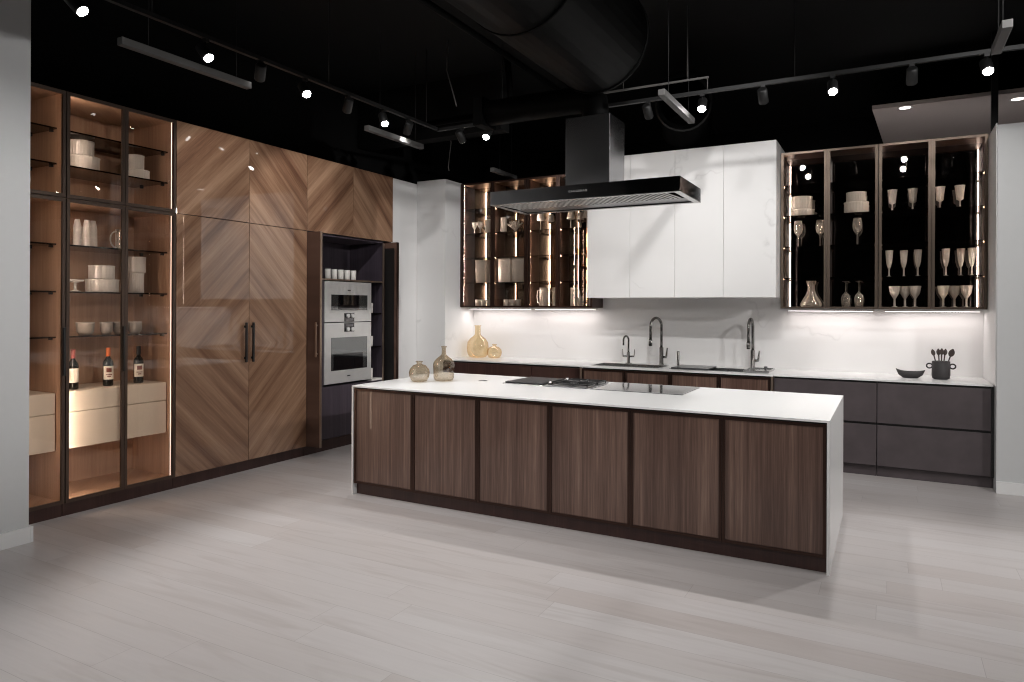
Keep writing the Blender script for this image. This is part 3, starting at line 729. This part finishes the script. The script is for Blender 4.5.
for k, (y, lab) in enumerate(((2.42, 'lit spotlight nearest the grey wall on the left track'), (3.31, 'lit spotlight over the long grey bar, second on the left track'),
                (4.27, 'lit spotlight in the middle of the left track'), (5.30, 'lit spotlight near the far end of the left track'))):
    head(lab, L, y, ((-1.9, 3.4, .6) if k < 3 else (-2.6, 4.4, .6)), PW*.8, 95)
for y, lab in ((3.80, 'spotlight turned to the cabinets, between the second and third lit lamps of the left track'),
               (4.79, 'spotlight turned to the cabinets, just before the last lit lamp of the left track'),
               (5.68, 'spotlight turned to the ovens at the corner of the left track')):
    head(lab, L, y, (-5.6, y+.9, 2.0), PW*(.3 if y < 5.5 else .07), 84, 'lamp_dim')
for x, lab in ((-3.68, 'lit spotlight left of the hood on the back track'), (-1.465, 'lit spotlight right of the hood chimney on the back track'),
               (-.41, 'lit spotlight above the right end of the white wall cabinet'), (.635, 'lit spotlight at the far right of the back track')):
    head(lab, x, 6.23, (x+.35, 3.6, .3), PW*.78, 95)
for x, lab in ((-4.0, 'spotlight turned to the marble column at the left end of the back track'), (-1.96, 'spotlight turned to the white wall cabinet beside the hood chimney'),
               (-.95, 'spotlight turned to the white wall cabinet, left of the last two lit lamps'), (.15, 'spotlight turned to the right glass cabinets on the back track')):
    head(lab, x, 6.23, (x, 7.7, 2.1), PW*.13, 110, 'lamp_dim')
for x, y, aim, k, cone in ((-.9, 4.0, (-2.2, 8.1, 1.3), 1.7, 66), (1.2, 4.0, (-.6, 8.1, 1.1), 1.6, 64), (-3.3, 3.8, (-4.7, 7.9, 1.5), 1.2, 50)):
    spot_light((x, y, 4.2), Vector(aim)-Vector((x, y, 4.2)), PW*k, cone, 1.0, .06)  # unseen ceiling spots; the left one is added to brighten the marble column
# unseen spots around the camera: showroom lamps behind it, others added as fill
for x, y, aim, k in ((-2.4, -1.2, (-3.6, 4.6, .4), .45), (-1.2, -1.2, (-1.8, 5.0, .8), .6), (.8, -1.2, (-.6, 4.5, .3), 1.3),
                     (3.4, 3.4, (.2, 7.4, .5), 2.6), (2.9, 4.9, (-.3, 5.3, .3), .9),
                     (2.6, .6, (-4.6, 4.4, 1.5), 1.9), (2.6, 2.6, (-5.0, 4.6, 1.6), 1.7), (-2.2, 1.0, (-5.3, 2.9, 1.5), 1.7)):
    spot_light((x, y, 3.4), Vector(aim)-Vector((x, y, 3.4)), PW*k, 48 if y < 0 else 70, .7)
spot_light((2.6, 4.7, 3.4), (-7.6, 2.6, -1.6), PW*5.6, 38, .8, .05)  # added unseen fill aimed at the marble column and ovens
spot_light((-1.5, 2.2, 3.4), (-3.55, .1, -1.7), PW*2.0, 44, .9)  # added unseen fill that lifts the grey left wall

for k, (x, y0, y1, lab) in enumerate(((-4.4, 2.75, 3.79, 'unlit grey linear fixture hanging near the left wall, under the second lit lamp'), (-4.42, 5.20, 6.10, 'unlit grey linear fixture over the oven cabinet'),
                         (-4.36, 7.5, 8.12, 'unlit grey linear fixture above the left glass wall cabinet'), (-1.60, 5.43, 6.40, 'unlit grey linear fixture right of the hood chimney'),
                         (.62, 5.09, 5.60, 'unlit grey linear fixture at the upper right'))):
    t = thing('linear_fixture', lab, 'light fixture', (x, (y0+y1)/2, 3.28), 'unlit linear fixtures')
    part('housing', B(x-.028, x+.028, y0, y1, 3.28, 3.33, .003), M['bar'], t)
    for y in (y0+.2, y1-.12): part('suspension_cable', MB().cyl((x, y, 3.33), (x, y, CZ-.001), .003, 6), M['track'], t)
for lab, p in (('loose grey wire hanging above the marble column', [(-4.75, 7.1, 4.29), (-4.78, 7.1, 3.9), (-4.72, 7.12, 3.6), (-4.76, 7.12, 3.3), (-4.75, 7.12, 3.26)]),
               ('loose wire dangling from the ceiling beside the corner of the tracks', [(-3.95, 5.9, 4.29), (-3.97, 5.9, 4.0), (-3.9, 5.92, 3.75), (-3.86, 5.92, 3.62)])):
    single('hanging_wire', MB().tube(p, .006, 6), M['wire'], lab, 'wire', group='loose ceiling wires')
for lab, x, y in (('round recessed downlight in the plaster ceiling behind the right glass cabinets', .14, 8.38), ('round recessed downlight at the right edge, over the grey wall', 1.13, 8.55)):
    t = thing('ceiling_downlight', lab, 'downlight', (x, y, 3.70), 'recessed downlights')
    part('trim_ring', MB().lathe([(.055, 0), (.075, 0), (.075, -.004), (.055, -.003)], (x, y, 3.70), 24), M['trim'], t)
    part('lens', MB().lathe([(0, -.002), (.054, -.002), (.054, 0)], (x, y, 3.70), 24), M['downlight'], t)
    spot_light((x, y, 3.68), (0, .25, -1), 130, 110, .6)
single('ceiling_column', B(-.028, .028, -.028, .028, 0, CZ-3.222), M['track'], 'dark square post between the two plaster ceiling panels', 'post', (.90, 8.22, 3.221))

# ------------------------------------------------------------------ glassware and tableware
P_WINE = [(0, .004), (.034, 0), (.035, .003), (.006, .010), (.0045, .02), (.0045, .115), (.012, .128), (.036, .155), (.046, .195), (.044, .235), (.036, .285), (.0345, .285), (.042, .232), (.044, .195), (.034, .158), (0, .134)]
P_FLUTE = [(0, .004), (.030, 0), (.031, .003), (.007, .010), (.006, .085), (.015, .10), (.027, .15), (.036, .265), (.0345, .265), (.025, .152), (0, .106)]
P_COUPE = [(0, .004), (.032, 0), (.033, .003), (.010, .010), (.009, .085), (.018, .10), (.042, .14), (.054, .215), (.052, .215), (.039, .142), (0, .105)]
P_GOB = [(0, .004), (.030, 0), (.031, .004), (.008, .012), (.007, .07), (.030, .085), (.034, .13), (.042, .20), (.046, .215), (.044, .215), (.031, .13), (.027, .09), (0, .088)]
P_TULIP = [(0, .004), (.028, 0), (.029, .003), (.006, .010), (.005, .115), (.045, .125), (.048, .13), (.034, .215), (.032, .215), (.045, .134), (0, .13)]
P_DEC = [(0, .006), (.09, 0), (.105, .010), (.108, .030), (.085, .075), (.050, .13), (.034, .18), (.034, .22), (.050, .275), (.047, .275), (.031, .22), (.031, .18), (.046, .13), (.080, .076), (.10, .032), (0, .014)]
P_CUP = [(0, .003), (.032, 0), (.036, .005), (.038, .085), (.035, .085), (.033, .010), (0, .010)]
def ribbed(r, h, taper=1.0): return [(0, .004), (r*taper*.96, 0), (r*taper, .008), (r, h*.85), (r*1.03, h), (r*.97, h), (r*.94, h*.85), (r*taper*.92, .02), (0, .016)]
PROTO = {}
def put(kind, label, cat, loc, group, scale=1.0, flip=0.0, sz=None):
    """place one piece; the first of a kind is built, later ones are copies of it"""
    prof, mat, kw = KIND[kind]
    if kind not in PROTO:
        o = MB().lathe(prof, (0, 0, 0), kw.get('n', 20), ribs=kw.get('ribs', 0), depth=kw.get('depth', 0), square=kw.get('square', 0)).obj(kw['name'], M[mat]); PROTO[kind] = o
    else:
        o = PROTO[kind].copy(); COL.objects.link(o)
    z = loc[2]+.0008
    o.scale = (scale, scale, sz or scale)
    o.rotation_euler = (PI, 0, 0) if flip else (0, 0, random.random()*6)
    if kw.get('square'): o.rotation_euler = (0, 0, 0)
    o.location = (loc[0], loc[1], z+(flip if flip else 0))
    return tag(o, label, cat, group)
KIND = {
    'wine': (P_WINE, 'crystal_clear', dict(name='wine_glass')), 'flute': (P_FLUTE, 'crystal', dict(name='champagne_flute', n=36, ribs=9, depth=.14)),
    'coupe': (P_COUPE, 'crystal', dict(name='coupe_glass', n=36, ribs=9, depth=.14)), 'goblet': (P_GOB, 'crystal', dict(name='goblet', n=36, ribs=9, depth=.14)),
    'tulip': (P_TULIP, 'crystal', dict(name='tulip_glass')), 'decanter': (P_DEC, 'crystal_clear', dict(name='wine_decanter', n=28)),
    'cup': (P_CUP, 'crystal', dict(name='tumbler')), 'bigbowl': (ribbed(.118, .10), 'crystal', dict(name='glass_bowl', n=72, ribs=24, depth=.05)),
    'midbowl': (ribbed(.095, .10), 'crystal', dict(name='glass_bowl', n=72, ribs=24, depth=.05)),
    'vase': (ribbed(.095, .305, .95), 'crystal', dict(name='ribbed_vase', n=96, ribs=32, depth=.05, square=.55)),
    'canister': (ribbed(.042, .20), 'crystal', dict(name='glass_canister', n=48, ribs=12, depth=.04)),
    'tallvase': ([(0, .004), (.03, 0), (.032, .01), (.030, .16), (.018, .225), (.016, .225), (.027, .16), (0, .02)], 'crystal', dict(name='bud_vase')),
    'plate': (ribbed(.11, .045, .8), 'crystal', dict(name='glass_dish', n=72, ribs=24, depth=.03)),
    'mug': ([(0, .003), (.036, 0), (.040, .006), (.042, .105), (.039, .105), (.036, .01), (0, .01)], 'porcelain', dict(name='mug')),
    'stone': ([(0, .003), (.042, 0), (.060, .02), (.066, .075), (.067, .095), (.062, .095), (.058, .03), (0, .016)], 'stoneware', dict(name='stoneware_bowl', n=28)),
    'ambercup': ([(0, .003), (.030, 0), (.045, .03), (.05, .075), (.047, .075), (.040, .03), (0, .012)], 'amber', dict(name='amber_bowl')),
}
RY = 7.985
RC = 'the black-backed glass cabinet'
g = 'glassware in the right wall cabinets'
put('bigbowl', 'wide low crystal bowl on the upper shelf above the decanter, bottom of its stack', 'bowl', (-.815, RY, 2.565), g, 1, 0, .7)
put('bigbowl', 'tall crystal bowl stacked on the wide low bowl above the decanter', 'bowl', (-.825, RY, 2.636), g, .93, 0, 1.35)
put('bigbowl', 'wide crystal bowl under a narrower one, second bay of the black-backed cabinets', 'bowl', (-.30, RY, 2.565), g, .98, 0, 1.15)
put('midbowl', 'narrower crystal bowl topping the two-tier stack, second black-backed bay', 'bowl', (-.30, RY, 2.682), g)
for x, lab in ((-.855, 'upright wine glass beneath the leftmost crystal bowls'), (-.64, 'upright wine glass just left of the frame between the first two right-hand glass bays'), (-.29, 'upright wine glass beneath the two-tier crystal bowls')):
    put('wine', lab, 'wine glass', (x, RY, 2.24), 'wine glasses on the middle shelf', .98)
put('decanter', 'flared crystal wine decanter on the cabinet bottom beside the white wall cabinet', 'decanter', (-.725, RY, 1.603), None)
put('wine', 'upside-down wine glass on the cabinet bottom, left of a pair', 'wine glass', (-.395, RY, 1.603), 'upside-down wine glasses', .94, .285*.94)
put('wine', 'upside-down wine glass on the cabinet bottom, right of a pair', 'wine glass', (-.272, RY, 1.603), 'upside-down wine glasses', .94, .285*.94)
bays = ('third bay', 'fourth bay')
for xs_, bay in (((.025, .205), bays[0]), ((.435, .60), bays[1])):
    for k, x in enumerate(xs_): put('goblet', f"crystal goblet, {('left', 'right')[k]} of two, upper shelf, {bay} of the black-backed cabinets", 'goblet', (x, RY, 2.565), g, 1.02)
for xs_, bay in (((.0, .131, .252), bays[0]), ((.488, .612, .70), bays[1])):
    for k, x in enumerate(xs_): put('flute', f"champagne flute, {('leftmost', 'middle', 'rightmost')[k]} of three, {bay} of the black-backed cabinets", 'flute', (x, RY+(.03 if k == 1 else 0), 1.91), 'champagne flutes')
for xs_, bay in (((.05, .142, .228), bays[0]), ((.465, .562, .655), bays[1])):
    for k, x in enumerate(xs_): put('coupe', f"coupe glass, {('leftmost', 'middle', 'rightmost')[k]} of three, bottom of the {bay}, black-backed cabinets", 'coupe glass', (x, RY+(.05 if k == 1 else -.02), 1.603), 'coupe glasses', .98)

g = 'glassware in the left wall cabinets'
for k, x in enumerate((-4.91, -4.82)): put('coupe', f"small coupe glass on the upper shelf, {('left', 'right')[k]} of two in the leftmost wall cabinet bay", 'coupe glass', (x, RY, 2.565), g, .75)
put('canister', 'tall glass canister on the upper shelf behind the first bright light strip', 'canister', (-4.70, RY, 2.565), g, .95)
put('vase', 'square ribbed glass vase on the lower shelf of the leftmost bay', 'vase', (-4.76, RY, 1.91), 'square ribbed vases')
for k, x in enumerate((-4.85, -4.765, -4.68)): put('cup', f"small tumbler on the cabinet bottom, {('leftmost', 'middle', 'rightmost')[k]} of three in the leftmost wall cabinet bay", 'tumbler', (x, RY, 1.603), g, 1.0)
put('canister', 'tall glass canister on the upper shelf of the second bay, left of the branching ornament', 'canister', (-4.462, RY, 2.565), g, 1.0)
put('vase', 'square ribbed glass vase on the lower shelf of the second bay, left of two', 'vase', (-4.405, RY-.01, 1.91), 'square ribbed vases', 1.02)
put('vase', 'square ribbed glass vase on the lower shelf of the second bay, right of two', 'vase', (-4.20, RY-.01, 1.91), 'square ribbed vases', 1.02)
for k, x in enumerate((-4.42, -4.33, -4.24)): put('cup', f"small tumbler on the cabinet bottom, {('leftmost', 'middle', 'rightmost')[k]} of three in the second wall cabinet bay", 'tumbler', (x, RY, 1.603), g, 1.0)
# branching glass ornament
b = MB(); b.lathe([(0, 0), (.05, 0), (.052, .012), (.015, .02), (0, .022)], (0, 0, 0), 18)
for k in range(13):
    a = k*2.4; r = .04+.065*((k*37) % 10)/10; z = .09+.07*((k*53) % 10)/10
    p1 = Vector((r*math.cos(a)*.55, r*math.sin(a)*.55, z*.6)); p2 = Vector((r*1.15*math.cos(a), r*.8*math.sin(a), z))
    b.tube([(0, 0, .018), p1, p2], [.008, .007, .009], 7)
    b.lathe([(0, -.008), (.013, 0), (0, .012)], p2, 8)
single('glass_ornament', b, M['crystal'], 'branching coral-like glass ornament on the upper shelf left of the hood', 'ornament', (-4.285, RY, 2.566))
for k, x in enumerate((-3.91, -3.79, -3.49, -3.385, -3.275)):
    put('tulip', f"tulip glass with long stem on the upper shelf below the hood, {('leftmost', 'second', 'third', 'fourth', 'rightmost')[k]} of five", 'tulip glass', (x, RY+(.03 if k % 2 else -.02), 2.565), 'tulip glasses', (1.05, .95, 1.0, .95, 1.05)[k])
def pitcher(label, x, y, h, r, side=-1):
    t = thing('glass_pitcher', label, 'pitcher', (x, y, 1.604), 'glass pitchers')
    part('body', MB().lathe(ribbed(r, h), (x, y, 1.604), 48, ribs=12, depth=.04), M['crystal'], t)
    p = [(x+side*(r*.98), y, 1.604+h*.88), (x+side*(r+.032), y, 1.604+h*.84), (x+side*(r+.042), y, 1.604+h*.5), (x+side*(r+.03), y, 1.604+h*.2), (x+side*(r*.98), y, 1.604+h*.14)]
    part('handle', MB().tube(p, .007, 8), M['crystal'], t)
pitcher('tall crystal pitcher with its handle to the left, bottom of the third bay', -3.87, RY, .235, .056)
pitcher('tall crystal pitcher at the right of the third bay bottom, against the frame', -3.70, RY+.01, .235, .050)
pitcher('tall crystal pitcher on the bottom of the fourth bay, left side', -3.46, RY+.02, .23, .045, 1)
pitcher('tall crystal pitcher on the bottom of the fourth bay, close to the white cabinet', -3.22, RY+.02, .235, .042)
put('cup', 'low tumbler between the two pitchers of the fourth bay', 'tumbler', (-3.345, RY-.05, 1.603), g, 1.05, 0, 1.4)
put('ambercup', 'small amber bowl on the shelf below the tulip glasses', 'bowl', (-3.38, RY, 2.24), g, 1.1)

# left tall display cabinets
XL_ = -5.66
g = 'glassware in the tall display cabinet'
put('bigbowl', 'wide crystal bowl under a narrower one, upper shelf of the tall display cabinet', 'bowl', (XL_, 3.245, 2.655), g, .98, 0, 1.1)
put('midbowl', 'narrower crystal bowl topping the left stack high in the tall display cabinet', 'bowl', (XL_, 3.225, 2.768), g, .98, 0, 1.2)
put('midbowl', 'crystal bowl at the bottom of the right stack high in the tall display cabinet', 'bowl', (XL_, 3.70, 2.655), g, .98, 0, .85)
put('midbowl', 'small tall crystal bowl topping the right stack high in the tall display cabinet', 'bowl', (XL_, 3.68, 2.744), g, .72, 0, 1.2)
for k, y in enumerate((3.20, 3.262, 3.324)): put('tallvase', f"slim glass bud vase, {('leftmost', 'middle', 'rightmost')[k]} of three on the tall display cabinet's second shelf", 'vase', (XL_+(.02 if k == 1 else 0), y, 2.05), 'slim bud vases', .97)
t = thing('glass_pitcher', 'clear glass jug with a big ring handle on the tall display cabinet second shelf', 'pitcher', (XL_, 3.56, 2.051))
part('body', MB().lathe(ribbed(.045, .17), (XL_, 3.56, 2.051), 24), M['crystal_clear'], t)
part('handle', MB().tube([(XL_, 3.516-.05*math.sin(a), 2.135+.068*math.cos(a)) for a in [PI*k/12 for k in range(13)]], .006, 8), M['crystal'], t)
b = MB().lathe([(0, .003), (.038, 0), (.040, .004), (.010, .012), (.009, .07), (.058, .082), (.062, .095), (.058, .095), (.05, .086), (0, .080)], n=24)
single('cake_stand', b, M['crystal'], 'little footed glass dish on the middle shelf behind the left door frame', 'dish', (XL_, 3.185, 1.694))
put('bigbowl', 'wide crystal bowl at the bottom of the middle-shelf stack behind the left display door', 'bowl', (XL_, 3.40, 1.693), g, 1.03, 0, 1.05)
put('midbowl', 'crystal bowl on top of the middle-shelf stack behind the left display door', 'bowl', (XL_, 3.395, 1.80), g, 1.0, 0, 1.1)
put('midbowl', 'tall crystal bowl at the bottom of the middle-shelf stack behind the right display door', 'bowl', (XL_, 3.69, 1.693), g, .66, 0, 1.7)
put('midbowl', 'crystal bowl on top of the middle-shelf stack behind the right display door', 'bowl', (XL_, 3.695, 1.865), g, .76, 0, 1.35)
for k, (y, lab) in enumerate(((3.265, 'grey stoneware bowl on the lowest shelf, leftmost of four'), (3.435, 'grey stoneware bowl on the lowest shelf, second of four'),
                              (3.54, 'grey stoneware bowl on the lowest shelf, third of four'), (3.68, 'pale stoneware bowl on the lowest shelf, rightmost of four'))):
    put('stone', lab, 'bowl', (XL_, y, 1.35), 'stoneware bowls', (1.0, .72, .66, .85)[k], 0, 1.05)
put('wine', 'single wine glass on the cream drawers at the far left', 'wine glass', (XL_, 2.80, .925), None, 1.0)
put('stone', 'grey stoneware bowl on the lowest shelf of the far left display cabinet', 'bowl', (XL_, 2.73, 1.35), 'stoneware bowls', .8)
put('canister', 'glass canister on the middle shelf of the far left display cabinet', 'canister', (XL_, 2.72, 2.05), 'glassware in the tall display cabinet')
P_BOT = [(0, .008), (.030, 0), (.038, .004), (.0385, .012), (.0385, .185), (.034, .205), (.018, .228), (.0145, .24), (.0145, .292), (0, .292)]
def bottle(label, y, cap, art):
    loc = (XL_+.02, y, .9255)
    t = thing('wine_bottle', label, 'bottle', loc, 'wine bottles on the cream drawers')
    part('body', MB().lathe(P_BOT, loc, 24), M['bottle'], t)
    part('capsule', MB().lathe([(0, .314), (.0155, .314), (.0165, .312), (.0165, .245), (.0155, .243)], loc, 20), cap, t)
    lb = MB()
    def arc(m, r, a0, a1, z0, z1, n=12):
        v = [(m.bm.verts.new((loc[0]+r*math.cos(a), loc[1]+r*math.sin(a), loc[2]+z0)), m.bm.verts.new((loc[0]+r*math.cos(a), loc[1]+r*math.sin(a), loc[2]+z1))) for a in [a0+(a1-a0)*k/n for k in range(n+1)]]
        for p_, q_ in zip(v, v[1:]): m._f((p_[0], q_[0], q_[1], p_[1]))
    a0 = -.35
    arc(lb, .0392, a0-1.15, a0+1.15, .055, .165); l = part('paper_label', lb, M['paper'], t)
    if art:
        im = MB(); arc(im, .0396, a0-.5, a0+.5, .115, .150); arc(im, .0396, a0-.35, a0+.35, .075, .083); arc(im, .0396, a0-.6, a0+.6, .092, .098)
        part('label_print', im, M['ink'], l)
bottle('dark wine bottle with a rose capsule, leftmost on the cream drawers by the door frame', 3.16, M['red'], False)
bottle('dark wine bottle with an orange capsule on the cream drawers, middle of three', 3.44, M['orange'], True)
bottle('dark wine bottle with a black capsule, rightmost on the cream drawers', 3.703, M['gap'], True)

for k, y in enumerate((5.83, 5.935, 6.04, 6.145, 6.25)):
    put('mug', f"white cup above the ovens, {('leftmost', 'second', 'middle', 'fourth', 'rightmost')[k]} of five", 'cup', (-5.50, y, 1.895), 'white cups above the ovens', .78, 0, 1.05)
for z, lab in ((1.51, 'white cup on the top side shelf right of the ovens'), (1.11, 'white cup on the middle side shelf right of the ovens'), (.722, 'white cup on the bottom side shelf right of the ovens')):
    put('mug', lab, 'cup', (-5.52, 6.565, z), 'white cups beside the ovens', 1.0, 0, 1.15)

# ------------------------------------------------------------------ world and output
w = bpy.data.worlds.new('world'); scene.world = w; w.use_nodes = True
w.node_tree.nodes['Background'].inputs[0].default_value = (.8, .85, 1, 1); w.node_tree.nodes['Background'].inputs[1].default_value = .006
vs = scene.view_settings; vs.view_transform = 'Standard'; vs.look = 'None'; vs.gamma = 1; vs.exposure = 0; vs.use_curve_mapping = False
cy_ = scene.cycles
cy_.max_bounces = 9; cy_.diffuse_bounces = 4; cy_.glossy_bounces = 5; cy_.transmission_bounces = 4; cy_.transparent_max_bounces = 40
cy_.caustics_reflective = False; cy_.caustics_refractive = False; cy_.sample_clamp_indirect = 4.0; cy_.blur_glossy = .2; cy_.filter_width = 1.1
cy_.use_denoising = True
